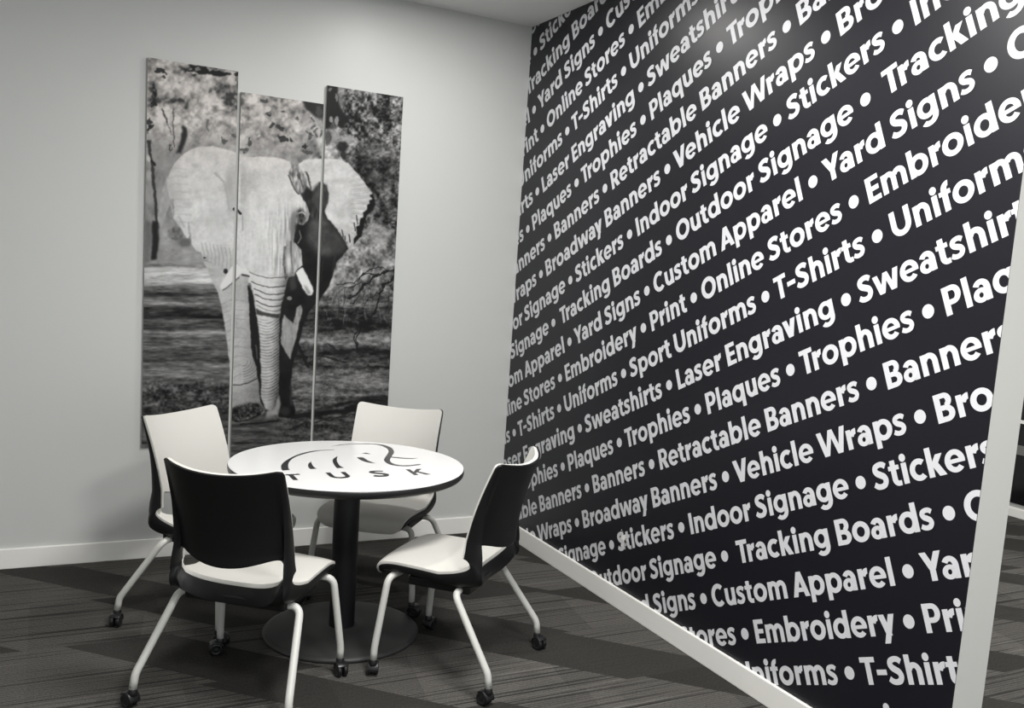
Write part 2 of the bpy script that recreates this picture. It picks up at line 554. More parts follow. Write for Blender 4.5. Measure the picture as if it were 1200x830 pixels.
def mural():
    V, F = [], []

    def put(polys, a0, b0, v0, sx=1.0):
        for k, p in enumerate(polys):
            q = []
            for (x, y) in p:
                al, up = a0 + x * sx / 1000, b0 + y / 1000
                q.append((al * CA - up * SA, v0 + al * SA + up * CA))
            q = clip(q, 0.002, WL - 0.001, BBH - 0.004, CEIL_H - 0.002)
            if q:
                n = len(V)
                V.extend([(-0.0006 - 0.00002 * k, -u, v) for u, v in q])
                F.append(list(range(n, n + len(q))))

    for row, (u, nxt) in ANCH.items():
        v0 = 2.9582 - 0.17030 * row
        cyc = next(c for c in CYC if nxt in c)
        i0 = cyc.index(nxt)
        pos, i = u / CA, i0
        while pos > -1.6:
            i -= 1
            pos -= WID[cyc[i % len(cyc)]]
        while pos < 4.2:
            ph = cyc[i % len(cyc)]
            wd = WID[ph]
            put(disc(0, 0, DOT_R), pos, 0, v0)
            gl, nat = layout(ph)
            room = wd * 1000 - 2 * DOT_R - 2 * 33
            sx = room / nat
            for gx, polys in gl:
                put(polys, pos + (DOT_R + 33 + gx * sx) / 1000, -0.0395, v0, sx)
            pos += wd
            i += 1
    me = bpy.data.meshes.new('lettering')
    me.from_pydata(V, [], F)
    o = link('lettering', me, MAT['mural_letter'], mw)
    # face every polygon into the room
    bm = bmesh.new()
    bm.from_mesh(me)
    for f in bm.faces:
        f.normal_update()
        if f.normal.x > 0:
            f.normal_flip()
    bm.to_mesh(me)
    bm.free()
    return o


mural()


# torn spot of bare white paper on the mural
def scuff():
    rnd = random.Random(4)
    bm = bmesh.new()
    cu, cv = 1.352, 0.330

    def blob(u, v, ru, rv, n=18, j=.35):
        vs_ = [bm.verts.new((-0.0012, -(u + ru * (1 + rnd.uniform(-j, j)) * math.cos(2 * math.pi * k / n)),
                             v + rv * (1 + rnd.uniform(-j, j)) * math.sin(2 * math.pi * k / n))) for k in range(n)]
        bm.faces.new(vs_)
    blob(cu, cv, .022, .042)
    blob(cu + .012, cv - .012, .012, .02)
    for k in range(10):
        blob(cu + rnd.uniform(-.05, .05), cv + rnd.uniform(-.05, .05), rnd.uniform(.003, .007), rnd.uniform(.002, .006), 8)
    o = from_bm('torn_patch', bm, MAT['trim'], mw)
    o['label'] = 'torn white patch'


scuff()


# ------------------------------------------------------------------ elephant photograph on three boards
def paint_elephant():
    """Grey tones of the printed photograph, drawn with shapes and noise on a raster."""
    X0, Y0, SC = 156.0, 56.0, 2
    Wd, Hd = int((480 - X0) * SC), int((620 - Y0) * SC)
    yy, xx = np.mgrid[0:Hd, 0:Wd]
    PX = xx / SC + X0
    PY = yy / SC + Y0
    rng = np.random.RandomState(11)

    def noise(sx, sy, seed):
        r = np.random.RandomState(seed)
        gw, gh = int(Wd / (sx * SC)) + 4, int(Hd / (sy * SC)) + 4
        g_ = r.rand(gh, gw)
        fx, fy = xx / (sx * SC) + .3, yy / (sy * SC) + .3
        ix, iy = fx.astype(int), fy.astype(int)
        tx, ty = fx - ix, fy - iy
        tx, ty = tx * tx * (3 - 2 * tx), ty * ty * (3 - 2 * ty)
        return ((g_[iy, ix] * (1 - tx) + g_[iy, ix + 1] * tx) * (1 - ty) + (g_[iy + 1, ix] * (1 - tx) + g_[iy + 1, ix + 1] * tx) * ty) - 0.5

    def fbm(sx, sy, seed, oct_=4, gain=.55):
        o_, a = 0, 1.0
        for k in range(oct_):
            o_ = o_ + a * noise(sx / 2 ** k, sy / 2 ** k, seed + 17 * k)
            a *= gain
        return o_

    def blur(a, r):
        r = int(round(r * SC))
        if r < 1:
            return a
        for ax in (0, 1):
            for _ in range(2):
                pad = [(0, 0), (0, 0)]
                pad[ax] = (r + 1, r)
                c = np.cumsum(np.pad(a, pad, mode='edge'), axis=ax)
                n_ = a.shape[ax]
                hi = np.take(c, np.arange(2 * r + 1, 2 * r + 1 + n_), axis=ax)
                lo = np.take(c, np.arange(0, n_), axis=ax)
                a = (hi - lo) / (2 * r + 1)
        return a

    q_ = [PX, PY]

    def warp(big, small):
        q_[0] = PX + big * fbm(9, 9, 201, 3) + small * noise(2.2, 2.2, 203)
        q_[1] = PY + big * fbm(9, 9, 205, 3) + small * noise(2.2, 2.2, 207)

    def pmask(pts, soft=.5):
        m = np.zeros((Hd, Wd), bool)
        n_ = len(pts)
        for i in range(n_):
            (x1, y1), (x2, y2) = pts[i], pts[(i + 1) % n_]
            if y1 == y2:
                continue
            c = ((q_[1] >= min(y1, y2)) & (q_[1] < max(y1, y2)))
            xs = x1 + (q_[1] - y1) * (x2 - x1) / (y2 - y1)
            m ^= c & (q_[0] < xs)
        return blur(m.astype(float), soft)

    def lmask(pts, wd, soft=.5, taper=None):
        d = np.full((Hd, Wd), 1e9)
        for (x1, y1), (x2, y2) in zip(pts, pts[1:]):
            dx, dy = x2 - x1, y2 - y1
            t = np.clip(((q_[0] - x1) * dx + (q_[1] - y1) * dy) / (dx * dx + dy * dy + 1e-9), 0, 1)
            d = np.minimum(d, np.hypot(q_[0] - x1 - t * dx, q_[1] - y1 - t * dy))
        return np.clip((wd / 2 - d) / max(soft, .3) + .5, 0, 1)

    def bmask(cx, cy, rx, ry, soft=.5):
        d = np.hypot((q_[0] - cx) / rx, (q_[1] - cy) / ry)
        return np.clip((1 - d) * min(rx, ry) / max(soft, .3) + .5, 0, 1)

    def mix(base, m, v):
        return base * (1 - m) + v * m

    def lerp_rows(tab):
        ys = [a for a, _ in tab]
        return np.interp(PY, ys, [b for _, b in tab])

    # ---- background: foliage above, track and grass below
    warp(4.5, 0.9)
    leaf = fbm(13, 13, 1, 3)
    fol_l = 172 + 96 * leaf + 52 * noise(4.2, 4.2, 2) + 34 * noise(2.3, 2.3, 29)
    fol_l = fol_l - 70 * np.clip(-.26 - leaf - .35 * noise(4, 4, 211), 0, 1)
    fol_l = np.clip(fol_l, 78, 216)
    fol_r = 104 + 84 * fbm(13, 11, 3, 4) + 92 * noise(3.6, 3.6, 4) + 74 * noise(1.9, 1.9, 5)
    fol_r = np.clip(fol_r, 34, 205)
    tr = np.clip((PX - 380 + 14 * fbm(20, 20, 6)) / 26, 0, 1)
    img = mix(fol_l, tr, fol_r)
    # darker middle of the canopy
    img = mix(img, .62 * blur(((np.abs(PX - 335) < 40) & (np.abs(PY - 158) < 26)).astype(float), 8), 138 + 90 * fbm(9, 9, 7) + 50 * noise(3.5, 3.5, 8))
    img = mix(img, .85 * np.clip((PY - 140) / 40, 0, 1) * np.clip((300 - PX) / 40, 0, 1), 138 + 34 * fbm(14, 26, 9))
    img = mix(img, .6 * np.clip((PY - 160) / 16, 0, 1) * np.clip((PX - 285) / 10, 0, 1) * np.clip((375 - PX) / 20, 0, 1), 142 + 50 * fbm(9, 9, 19))
    img = mix(img, .8 * bmask(436, 196, 30, 26, 18), 66 + 76 * fbm(7, 7, 10) + 60 * noise(2.6, 2.6, 31))
    img = mix(img, .7 * bmask(446, 180, 16, 7, 8), 138 + 110 * noise(3.2, 2.2, 12))
    img = mix(img, .7 * bmask(446, 232, 22, 28, 14), 82 + 100 * fbm(6, 6, 13) + 40 * noise(2.4, 2.4, 33))
    img = mix(img, .85 * bmask(428, 305, 40, 40, 18), 138 + 84 * fbm(8, 8, 14) + 62 * noise(2.8, 2.8, 15))
    img = mix(img, .55 * bmask(444, 276, 14, 10, 8), 168 + 60 * noise(3, 3, 16))
    # lower part
    gl = lerp_rows([(270, 150), (300, 165), (307, 150), (311, 118), (316, 182), (330, 188), (336, 118), (341, 108), (345, 62), (349, 100), (356, 132),
                    (361, 78), (371, 46), (378, 92), (385, 88), (390, 146), (396, 104), (405, 116), (413, 92), (421, 84), (429, 118), (438, 122), (448, 108),
                    (458, 84), (470, 70), (480, 84), (500, 92), (620, 88)])
    gl = gl + 40 * fbm(34, 3.2, 20) + 34 * fbm(9, 2.2, 21)
    gl = mix(gl, .7 * blur((PY > 446).astype(float), 5) * blur((PY < 486).astype(float), 8), 78 + 80 * fbm(10, 5, 22) + 70 * noise(2.6, 2.2, 23))
    gr = lerp_rows([(330, 118), (342, 116), (346, 78), (352, 98), (357, 122), (362, 84), (374, 70), (386, 66), (392, 112), (400, 128), (407, 92), (414, 62),
                    (420, 92), (430, 84), (436, 112), (446, 122), (460, 112), (470, 92), (480, 98), (500, 92), (620, 86)])
    gr = gr + 40 * fbm(26, 4, 24) + 44 * fbm(6, 3, 25) + 22 * noise(2, 2, 35)
    tlr = np.clip((PX - 300) / 40, 0, 1)
    ground = mix(gl, tlr, gr)
    gm = np.clip((PY - np.where(PX < 310, 303, 341) + 5 * fbm(14, 8, 26)) / 8, 0, 1)
    img = mix(img, gm, ground)
    # right-hand thicket stems
    for k in range(22):
        x = 380 + rng.rand() * 78
        y = 352 + rng.rand() * 36
        img = mix(img, .55 * lmask([(x, y), (x + rng.uniform(-4, 4), y - rng.uniform(8, 22))], .9, .8), rng.choice([150, 140, 45, 40]))
    for k in range(9):
        x = 388 + rng.rand() * 74
        img = mix(img, .7 * bmask(x, 380 + rng.uniform(-6, 6), rng.uniform(3, 8), rng.uniform(2, 5), 3), 38)
    # dead branch at the right
    for pts, wd in (([(464, 314), (452, 319), (441, 321), (430, 332), (421, 341), (409, 351)], 2.2), ([(463, 325), (453, 333), (446, 344), (441, 362), (434, 371)], 2.0),
                    ([(441, 321), (428, 322), (414, 331), (396, 333)], 1.2), ([(446, 344), (436, 349), (428, 356)], 1.1), ([(430, 332), (416, 334), (400, 341)], 1.0),
                    ([(455, 318), (444, 312), (430, 318), (420, 330)], 1.0), ([(421, 341), (420, 350), (412, 356)], .9), ([(418, 376), (417, 400), (418, 414)], 1.5),
                    ([(421, 380), (418, 412)], 1.0)):
        img = mix(img, .85 * lmask(pts, wd, .8), 40)
    img = mix(img, .8 * lmask([(386, 406), (398, 412), (420, 411)], 3, 2), 52)
    img = mix(img, .8 * lmask([(420, 410), (438, 409), (452, 413)], 4.5, 2.5), 45)
    img = mix(img, .8 * lmask([(372, 418), (384, 420), (394, 421), (406, 424)], 2.6, 1.5), 48)
    img = mix(img, .8 * lmask([(432, 430), (445, 431), (457, 431)], 1.8, 1), 48)
    # long shadows on the sand at the right
    img = mix(img, .88 * pmask([(344, 487), (372, 480), (395, 474), (408, 468), (430, 465), (458, 463), (458, 476), (430, 474), (400, 476), (374, 482)], 1.2), 50 + 30 * fbm(8, 2, 27))
    img = mix(img, .9 * pmask([(346, 492), (370, 486), (392, 481), (412, 476), (424, 474), (424, 483), (400, 485), (380, 489)], 1), 46)
    img = mix(img, .8 * lmask([(350, 497), (385, 493), (400, 489), (420, 486)], 1.8, 1), 55)
    # tree trunks and dark gaps on the left board
    warp(1.8, 0.5)
    img = mix(img, .85 * lmask([(174, 165), (177, 185), (180, 215), (183, 245), (184, 262)], 3.2, 1.4), 62)
    img = mix(img, .92 * pmask([(179, 258), (186, 262), (186, 285), (183, 305), (177, 305), (178, 285)], 1), 42)
    img = mix(img, .55 * pmask([(170, 258), (178, 262), (176, 308), (168, 308)], 1.5), 88)
    img = mix(img, .8 * bmask(174.5, 186, 2.2, 3.6, 1.5), 205)
    img = mix(img, .6 * bmask(175, 205, 3, 6, 2), 180)
    img = mix(img, .9 * lmask([(181, 193), (177.5, 189)], 3, 1), 48)
    warp(6.5, 2.2)
    for cx, cy, rx, ry, v in ((187, 83, 4.5, 3.6, 52), (192, 86, 4, 2.2, 60), (190, 92, 3, 1.6, 62), (180, 104, 2, 4.5, 58), (181, 113, 3.6, 4, 48), (179, 121, 3, 3, 52),
                              (175, 141, 3.4, 4, 60), (177, 149, 4, 4, 46), (222, 81, 4, 2.6, 58), (225, 90, 3, 1.6, 62), (262, 113, 3, 2.2, 95), (264, 163, 4, 4, 92),
                              (275, 160, 3, 3, 100), (176, 168, 2, 4, 70), (199, 174, 1.6, 3.6, 70), (243, 146, 2, 6, 110), (291, 168, 4, 3, 82), (285, 175, 4, 2.5, 90),
                              (313, 131, 3.4, 2.4, 62), (311, 117, 3.6, 3, 84), (320, 147, 4, 4, 70), (328, 150, 2.6, 3.4, 66), (331, 163, 5, 5, 58), (341, 163, 3, 4, 66),
                              (358, 170, 5, 3.4, 54), (358, 178, 7, 3.4, 88), (346, 138, 2.4, 3, 92), (292, 163, 2.4, 2.2, 74), (331, 131, 3, 3, 88)):
        img = mix(img, .85 * bmask(cx, cy, rx, ry, 1.8), v)
    for cx, cy, r_, v in ((312, 127, 2.6, 214), (333, 138, 2.8, 218), (300, 125, 4, 205), (346, 150, 3.5, 205), (305, 158, 3, 212), (250, 112, 4, 208), (240, 100, 4, 200), (228, 118, 4, 198), (271, 96, 5, 206), (214, 105, 5, 192)):
        img = mix(img, .6 * bmask(cx, cy, r_, r_, 2.5), v)
    warp(2.6, 1.0)
    img = mix(img, .93 * pmask([(221, 75), (230, 75.5), (242, 78.5), (246, 83), (258, 83.5), (269, 86), (271, 89), (262, 89.5), (246, 87.5), (232, 87.5), (226, 83)], .7), 40)
    img = mix(img, .8 * bmask(231, 81, 3.6, 2.8, 1.2), 150)
    img = mix(img, .9 * bmask(278, 87.5, 3.2, 2.4, 1), 55)
    img = mix(img, .9 * pmask([(213, 147), (218, 151), (220, 158), (217, 170), (212, 179), (206, 181), (211, 168)], .8), 50)
    img = mix(img, .7 * lmask([(203, 128), (202.5, 150), (204.5, 172)], 1.8, 1), 92)
    img = mix(img, .8 * lmask([(190, 129), (193, 137), (196, 144)], 2.4, 1), 78)
    img = mix(img, .7 * lmask([(196, 144), (201, 158)], 1.4, 1), 100)
    # dark corner between middle and right boards
    img = mix(img, .93 * pmask([(353, 117), (366, 119), (381, 121), (381, 139), (374, 138), (366, 133), (359, 128)], 1), 58)
    img = mix(img, .7 * bmask(374, 131, 3, 6, 2), 96)
    for k in range(8):
        x, y = 358 + rng.rand() * 20, 136 + rng.rand() * 22
        img = mix(img, .6 * lmask([(x, y), (x + rng.uniform(-5, 7), y + rng.uniform(3, 8))], rng.uniform(1.4, 3), 1.4), 66)
    img = mix(img, .95 * pmask([(380, 99), (395, 101), (397, 115), (400, 128), (405, 136), (411, 142), (405, 145), (401, 152), (395, 146), (391, 138), (384, 150), (380, 150)], .9), 48)
    img = mix(img, .9 * bmask(387.5, 106, 1.8, 2.6, 1), 120)
    img = mix(img, .9 * bmask(394.5, 113.5, 1.6, 4.6, 1), 132)
    img = mix(img, .9 * bmask(387, 140, 2.4, 3.4, 1), 150)
    img = mix(img, .9 * bmask(395, 142, 2.6, 5.5, 1), 150)
    img = mix(img, .7 * bmask(392, 160, 6, 6, 3), 158)
    img = mix(img, .7 * bmask(408, 163, 7, 5, 3), 156)
    img = mix(img, .9 * bmask(402, 172, 7, 6, 3), 52)
    img = mix(img, .9 * bmask(403, 182, 4, 5, 2), 60)
    img = mix(img, .85 * bmask(384, 160, 3.6, 9, 2), 84)

    # ---- the animal
    warp(1.0, 0.5)
    skin = 16 * fbm(11, 11, 40) + 10 * noise(2, 2, 41)
    body_dark = 44 + 14 * fbm(10, 10, 42)
    bodyP = [(352, 215), (362, 220), (379, 212), (386, 226), (386, 240), (381, 248), (385, 256), (394, 267), (404, 282), (408, 292), (401, 300), (394, 307), (389.7, 323), (384, 337.6),
             (374, 352), (362, 366), (356, 381), (351, 400), (349, 409), (343, 426), (341, 448), (342, 465), (346, 480), (345, 488), (336, 490), (327, 489), (326, 482), (329, 474),
             (326, 462), (327, 430), (327, 400), (328, 372), (330, 345), (330, 300), (337, 268), (345, 245)]
    bm_ = pmask(bodyP, .6)
    img = mix(img, bm_, body_dark)
    # mid-grey flank in the ear's shade
    img = mix(img, bm_ * .9 * pmask([(368, 222), (384, 224), (384, 240), (379, 248), (384, 258), (394, 270), (405, 285), (405, 296), (394, 300), (372, 300), (360, 285), (362, 262), (368, 244)], 4),
              94 + 26 * fbm(9, 9, 43))
    img = mix(img, bm_ * .6 * pmask([(388, 272), (402, 284), (404, 294), (390, 297), (382, 288)], 3), 72)
    img = mix(img, bm_ * .5 * lmask([(393, 300), (390, 318)], 2.5, 2), 78)
    img = mix(img, bm_ * .5 * lmask([(378, 306), (376, 330)], 2.5, 2), 66)
    img = mix(img, bm_ * .55 * lmask([(341, 452), (342, 474)], 3, 2), 92)
    img = mix(img, bm_ * .5 * bmask(334, 482, 6, 5, 3), 86)
    # light gap between feet
    img = mix(img, .9 * pmask([(327, 462), (329, 474), (326, 486), (312, 490), (312, 482), (320, 480)], .8), 150 + 20 * noise(3, 3, 44))
    # knee patch of the far foreleg
    img = mix(img, pmask([(333, 368), (337, 373), (343, 379), (346, 370), (347.5, 361), (353, 357), (355, 364), (351, 378), (347.5, 395), (342, 414), (340, 422), (333, 409), (329, 404), (330, 381)], .6),
              150 + 26 * noise(1.6, 9, 45) + 16 * fbm(6, 6, 46))
    img = mix(img, .9 * lmask([(349, 404), (354, 415), (361, 430)], 3.6, .8), 46)
    img = mix(img, .7 * bmask(339, 350, 3, 2.4, 1.2), 170)
    img = mix(img, .6 * pmask([(338, 326), (346, 322), (348, 338), (341, 342)], 1.5), 96)

    # near foreleg
    legP = [(238, 306), (250, 309), (262, 309), (284, 318), (291, 330), (290.5, 345), (292, 358), (293.5, 392), (295.5, 417), (300, 430), (303.4, 450), (305.6, 470), (310.5, 480), (310, 484),
            (303, 488), (291, 493), (276, 495), (269.5, 491), (270, 481), (271, 470), (271, 448), (269, 428), (266, 400), (265, 390), (260, 361), (255, 342), (250, 332), (243, 316)]
    lm = pmask(legP, .5)
    leg = 176 + skin + 12 * noise(30, 2.6, 47) - np.clip((PX - 284) / 14, 0, 1) * 30 - np.clip((PY - 440) / 60, 0, 1) * 28
    img = mix(img, lm, leg)
    for k in range(9):
        y = 352 + k * 11
        x0 = 259 + k * 1.2
        img = mix(img, lm * .32 * lmask([(x0, y + 6), (x0 + 12, y - 1), (x0 + 26, y + 1)], 1.1, 1), 120)
    for k in range(7):
        r_ = 6 + k * 3.2
        pts = [(284 + r_ * math.cos(a), 424 + r_ * .95 * math.sin(a)) for a in np.linspace(.0, 1.5, 8)]
        img = mix(img, lm * .5 * lmask(pts, 1.0, .8), 104)
    img = mix(img, lm * .8 * lmask([(272, 451), (281, 451.5), (291, 449), (301, 444)], 1.4, .8), 70)
    foot = pmask([(269, 483), (276, 476), (286, 474), (296, 471), (305, 474), (310, 481), (303, 488), (291, 493.5), (276, 495), (269, 491)], 1.4)
    img = mix(img, lm * foot, 70 + 60 * noise(1.6, 1.6, 48) + 60 * fbm(6, 4, 49))
    img = mix(img, lm * .8 * lmask([(270, 492), (280, 494.5), (292, 492.5), (305, 486)], 2.4, 1), 34)
    # dark gap between leg and trunk
    img = mix(img, pmask([(290, 334), (294, 338), (297, 350), (301, 372), (304, 395), (304.5, 415), (306, 440), (306.5, 466), (311, 480), (305.6, 472), (303.4, 450), (300, 430), (295.5, 417), (293.5, 392), (292, 358)], .6), 46)
    img = mix(img, .6 * lmask([(300, 405), (301, 420)], 1.6, .8), 120)

    # far ear (right)
    earR = [(349, 192.5), (357, 187.5), (375, 186), (391, 186.5), (402, 189), (410, 193), (418.5, 203), (427, 213.5), (429.5, 218), (433, 222), (437, 227), (433, 229), (437, 233), (433, 235), (433, 239), (430, 240),
            (430, 246), (425, 249), (426, 255), (422, 256), (421, 264), (417, 265), (418, 276), (414, 280), (414, 288), (408, 291), (408, 284), (404, 282), (394, 267), (384, 256), (380, 248), (384, 238), (385, 227),
            (380, 214), (372, 214), (362, 222), (355, 208)]
    img = mix(img, .95 * pmask([(429, 220), (437, 226), (440, 239), (436, 247), (430, 252), (427, 262), (424, 277), (419, 281), (414, 288), (414, 272), (424, 250), (429, 240)], .7), 38)
    em = pmask(earR, .5)
    rad = np.sin(np.arctan2(PY - 225, PX - 360) * 60) * 3
    earv = 198 + skin + 10 * noise(3, 3, 221) - np.clip((PX - 408) / 25, 0, 1) * 18 + rad * np.clip((PX - 405) / 20, 0, 1) * 3 + 16 * fbm(18, 12, 50) - np.clip((PY - 262) / 30, 0, 1) * 22
    img = mix(img, em, earv)
    img = mix(img, em * .55 * bmask(396, 212, 12, 3, 4), 168)
    img = mix(img, em * .45 * bmask(412, 247, 5, 9, 4), 158)
    img = mix(img, em * .4 * bmask(400, 250, 6, 8, 5), 172)
    for k in range(10):
        a = -0.25 + k * .085
        x1, y1 = 412, 222 + k * 5.6
        img = mix(img, em * .4 * lmask([(x1, y1), (x1 + 20 - k * 1.5, y1 - 2 + k * .7)], 1.3, 1), 146)
    for x, y in ((405, 286), (402, 279), (410, 284), (416, 270), (419, 262)):
        img = mix(img, em * .8 * lmask([(x, y), (x - 1, y - 9)], 1.5, .8), 66)
    # ear root shadow
    img = mix(img, .92 * pmask([(343, 206), (350, 203), (356, 211), (364, 222), (374, 213), (383, 216), (385, 227), (384, 239), (379, 249), (372, 262), (362, 252), (357, 238), (350, 228)], 1.2), 74 + 40 * noise(2.4, 6, 51))
    img = mix(img, .9 * pmask([(339, 196), (348, 194), (355, 202), (360, 212), (358, 225), (351, 227), (343, 216), (338, 206)], 1.2), 150 + 90 * noise(2, 5, 52) + 40 * noise(4, 4, 231))
    img = mix(img, .8 * pmask([(362, 208), (372, 205), (374, 215), (366, 224), (361, 222)], 1.2), 196)
    img = mix(img, .85 * bmask(361, 228, 5, 8, 3), 48)
    img = mix(img, .6 * bmask(373, 232, 6, 14, 4), 96)
    for k in range(6):
        a_ = rng.rand() * 12
        img = mix(img, .6 * lmask([(348 + a_, 200 + rng.rand() * 6), (352 + a_ * 1.1, 212 + rng.rand() * 10)], 1.1, 1), 66)

    # near ear (left)
    back = pmask([(196, 206), (191, 220), (187, 240), (185, 256), (188, 267), (192, 262), (196, 248), (199, 238), (202, 225), (200, 212)], .7)
    img = mix(img, .85 * back, 168 + 24 * noise(3, 6, 53))
    img = mix(img, .6 * pmask([(187, 262), (195, 262), (202, 272), (210, 290), (232, 296), (240, 306), (192, 306)], 3), 166 + 40 * fbm(8, 5, 54))
    img = mix(img, .65 * bmask(206, 274, 9, 8, 3), 104 + 60 * noise(3, 3, 55))
    img = mix(img, .6 * bmask(217, 284, 7, 5, 3), 96)
    earL = [(216, 179.5), (224, 175), (232, 172), (248, 171), (261, 174), (272, 177), (281, 180), (289, 184), (300, 190), (300, 250), (284, 330), (272, 314), (263, 316), (258, 312), (252, 312), (246, 306.5), (241, 304),
            (238, 303), (235, 296), (230, 294), (225, 286), (224, 279), (223, 272), (221, 279), (219, 279), (214, 271), (209, 264), (203, 255), (201, 245), (198, 236), (196, 222), (195, 213), (198, 206), (201, 198),
            (206, 190)]
    em = pmask(earL, .5)
    ev = 202 + skin + 10 * noise(4, 4, 223) + 14 * fbm(22, 16, 56) - np.clip((206 - PX) / 14, 0, 1) * 20 - np.clip((PY - 285) / 30, 0, 1) * 26
    img = mix(img, em, ev)
    for k in range(8):
        y = 200 + k * 9
        img = mix(img, em * .3 * lmask([(197 + k * .8, y), (206, y - 3), (218 + k, y - 2)], 1.8, 1.8), 158)
    for pts, v in (([(194.5, 224), (198, 234), (203, 243)], 110), ([(202, 234), (203, 248), (202, 256)], 96), ([(252, 203), (257, 208), (262, 213)], 130), ([(263, 216), (266, 228), (268, 245)], 150), ([(221, 262), (222, 274)], 120), ([(209, 254), (216, 266)], 150)):
        img = mix(img, em * .45 * lmask(pts, 2.2, 2.2), v)
    img = mix(img, em * .6 * bmask(271, 224, 6, 26, 7), 160)
    img = mix(img, em * .35 * bmask(254, 262, 14, 18, 12), 176)
    img = mix(img, em * .35 * bmask(206, 226, 8, 26, 8), 168)
    img = mix(img, em * .5 * bmask(229, 194, 5, 2.4, 2), 172)
    img = mix(img, em * .45 * bmask(221, 239, 6, 3, 3), 166)
    img = mix(img, em * .5 * bmask(268, 216, 4, 9, 4), 160)
    for k in range(9):
        x = 236 + k * 4.6
        img = mix(img, em * .4 * lmask([(x, 284 + k), (x + 2.5, 296 + k), (x + 2, 308 + k)], 1.3, 1), 138)
    img = mix(img, .9 * bmask(264.5, 318, 2.4, 3, 1), 48)
    img = mix(img, .8 * bmask(239.5, 302, 1.4, 1, .8), 50)

    # head and trunk
    headP = [(283, 186), (291, 184.5), (300, 184), (312, 184), (323, 184.6), (334, 187), (340, 190.5), (342, 196), (338.5, 203), (340, 211), (345.5, 219.5), (352, 229), (358, 238), (362, 250), (361, 258), (355, 264), (349, 262), (345, 275), (344, 283), (348, 287),
             (352, 292), (354, 302), (355, 311), (347, 318), (345, 324), (338, 325), (334, 341), (330, 355), (328, 372), (327, 400), (327, 430), (326, 458), (323, 476), (317, 482), (311, 479), (306, 465), (306.5, 443),
             (305, 416), (304, 392), (301, 369), (298, 350), (294, 333), (290, 325), (284, 321), (280, 318), (278, 300), (279, 276), (284, 262), (280, 250), (281, 236)]
    hm = pmask(headP, .5)
    shade = np.clip((PX - 318) / 26, 0, 1) * np.clip((PY - 236) / 30, 0, 1)
    hv = 204 + skin + 8 * noise(3, 3, 225) - shade * 46 - np.clip((PY - 330) / 140, 0, 1) * 32
    xt = np.interp(PY, [320, 372, 440, 480], [336, 329, 327, 322])
    hv = hv - np.clip((PX - xt + 11) / 11, 0, 1) * np.clip((PY - 318) / 10, 0, 1) * 58
    hv = hv - 26 * bmask(284, 226, 7, 34, 8) - 14 * bmask(300, 212, 10, 18, 10) - 12 * bmask(326, 206, 14, 14, 9)
    # vertical creases of the face
    vn = noise(1.5, 15, 60) + .6 * noise(2.6, 22, 61)
    hv = hv + vn * (10 + 62 * np.clip((PX - 308) / 22, 0, 1)) * np.clip((PY - 232) / 28, 0, 1) * np.clip((326 - PY) / 8, 0, 1)
    # ring creases of the trunk
    bend = PY + .030 * (PX - 312) ** 2
    rings = np.sin(bend * 2 * math.pi / 3.5 + 3.0 * noise(9, 7, 62)) + 1.1 * noise(5, 1.6, 63)
    hv = hv - np.clip(rings - .1, 0, 1) * 46 * np.clip((PY - 372) / 5, 0, 1) * np.clip((478 - PY) / 22, 0, 1)
    img = mix(img, hm, hv)
    for yv, x0, x1, st_, wd in ((324, 292, 336, .75, 1.3), (335, 295, 334, .85, 1.7), (343.5, 298, 333, .8, 1.8), (350, 299, 332, .8, 1.7), (357.5, 300, 331, .85, 2.0), (363, 301, 330, .6, 1.2)):
        pts = [(x0 + (x1 - x0) * t, yv - 5 * (1 - t) * (1 - t) + 3.2 * math.sin(math.pi * t) * .9) for t in np.linspace(0, 1, 9)]
        img = mix(img, hm * st_ * .85 * lmask(pts, wd * .75, .9), 66)
        img = mix(img, hm * .3 * lmask([(a, b + 2.6) for a, b in pts], 2, 1.4), 205)
    img = mix(img, hm * .85 * pmask([(300, 362), (308, 366), (318, 368), (328, 368), (328, 372.5), (316, 372), (306, 370), (301, 369)], .7), 64)
    # folds at the right of the face
    img = mix(img, hm * .8 * pmask([(345, 246), (347, 256), (346, 272), (342, 282), (339, 268), (340, 256)], 1), 122)
    img = mix(img, .8 * lmask([(338, 206), (342, 216), (350, 228)], 1.8, 1.2), 74)
    img = mix(img, hm * .75 * lmask([(334, 290), (333, 310), (335, 326)], 3, 1.6), 84 + 80 * noise(1.4, 4, 63))
    img = mix(img, hm * .7 * lmask([(341, 284), (342, 305), (343, 320)], 2.2, 1.2), 104)
    cheek = pmask([(343, 284), (349, 288), (352, 292), (354, 302), (355, 311), (348, 317), (344, 322)], .8)
    img = mix(img, hm * .8 * cheek, 178 + 66 * noise(1.5, 7, 64))
    img = mix(img, .9 * lmask([(354.5, 312), (349, 316), (346, 320)], 1.4, .7), 56)
    # eyes
    img = mix(img, .9 * pmask([(348, 247), (353, 244), (358, 249), (358, 257), (354, 264), (349, 261), (347, 254)], 2), 66 + 70 * noise(2, 3, 233))
    img = mix(img, .8 * pmask([(346, 262), (350, 262), (351, 275), (347, 284), (345, 276)], 1), 50)
    img = mix(img, .85 * lmask([(350, 250), (353.5, 248.5), (357, 251)], 1.4, 1), 190)
    img = mix(img, .85 * lmask([(358.5, 242), (361.5, 250), (359, 259)], 2.2, 1), 150)
    img = mix(img, .85 * lmask([(351, 270), (353, 278), (349.5, 285)], 1.4, .8), 128)
    img = mix(img, .9 * lmask([(274, 245), (279, 247.5), (282, 250)], 3, 1), 40)
    img = mix(img, .5 * lmask([(284, 252), (284, 270)], 1.6, 1), 140)
    img = mix(img, .7 * lmask([(284, 322), (291, 324)], 2.4, 1), 44)
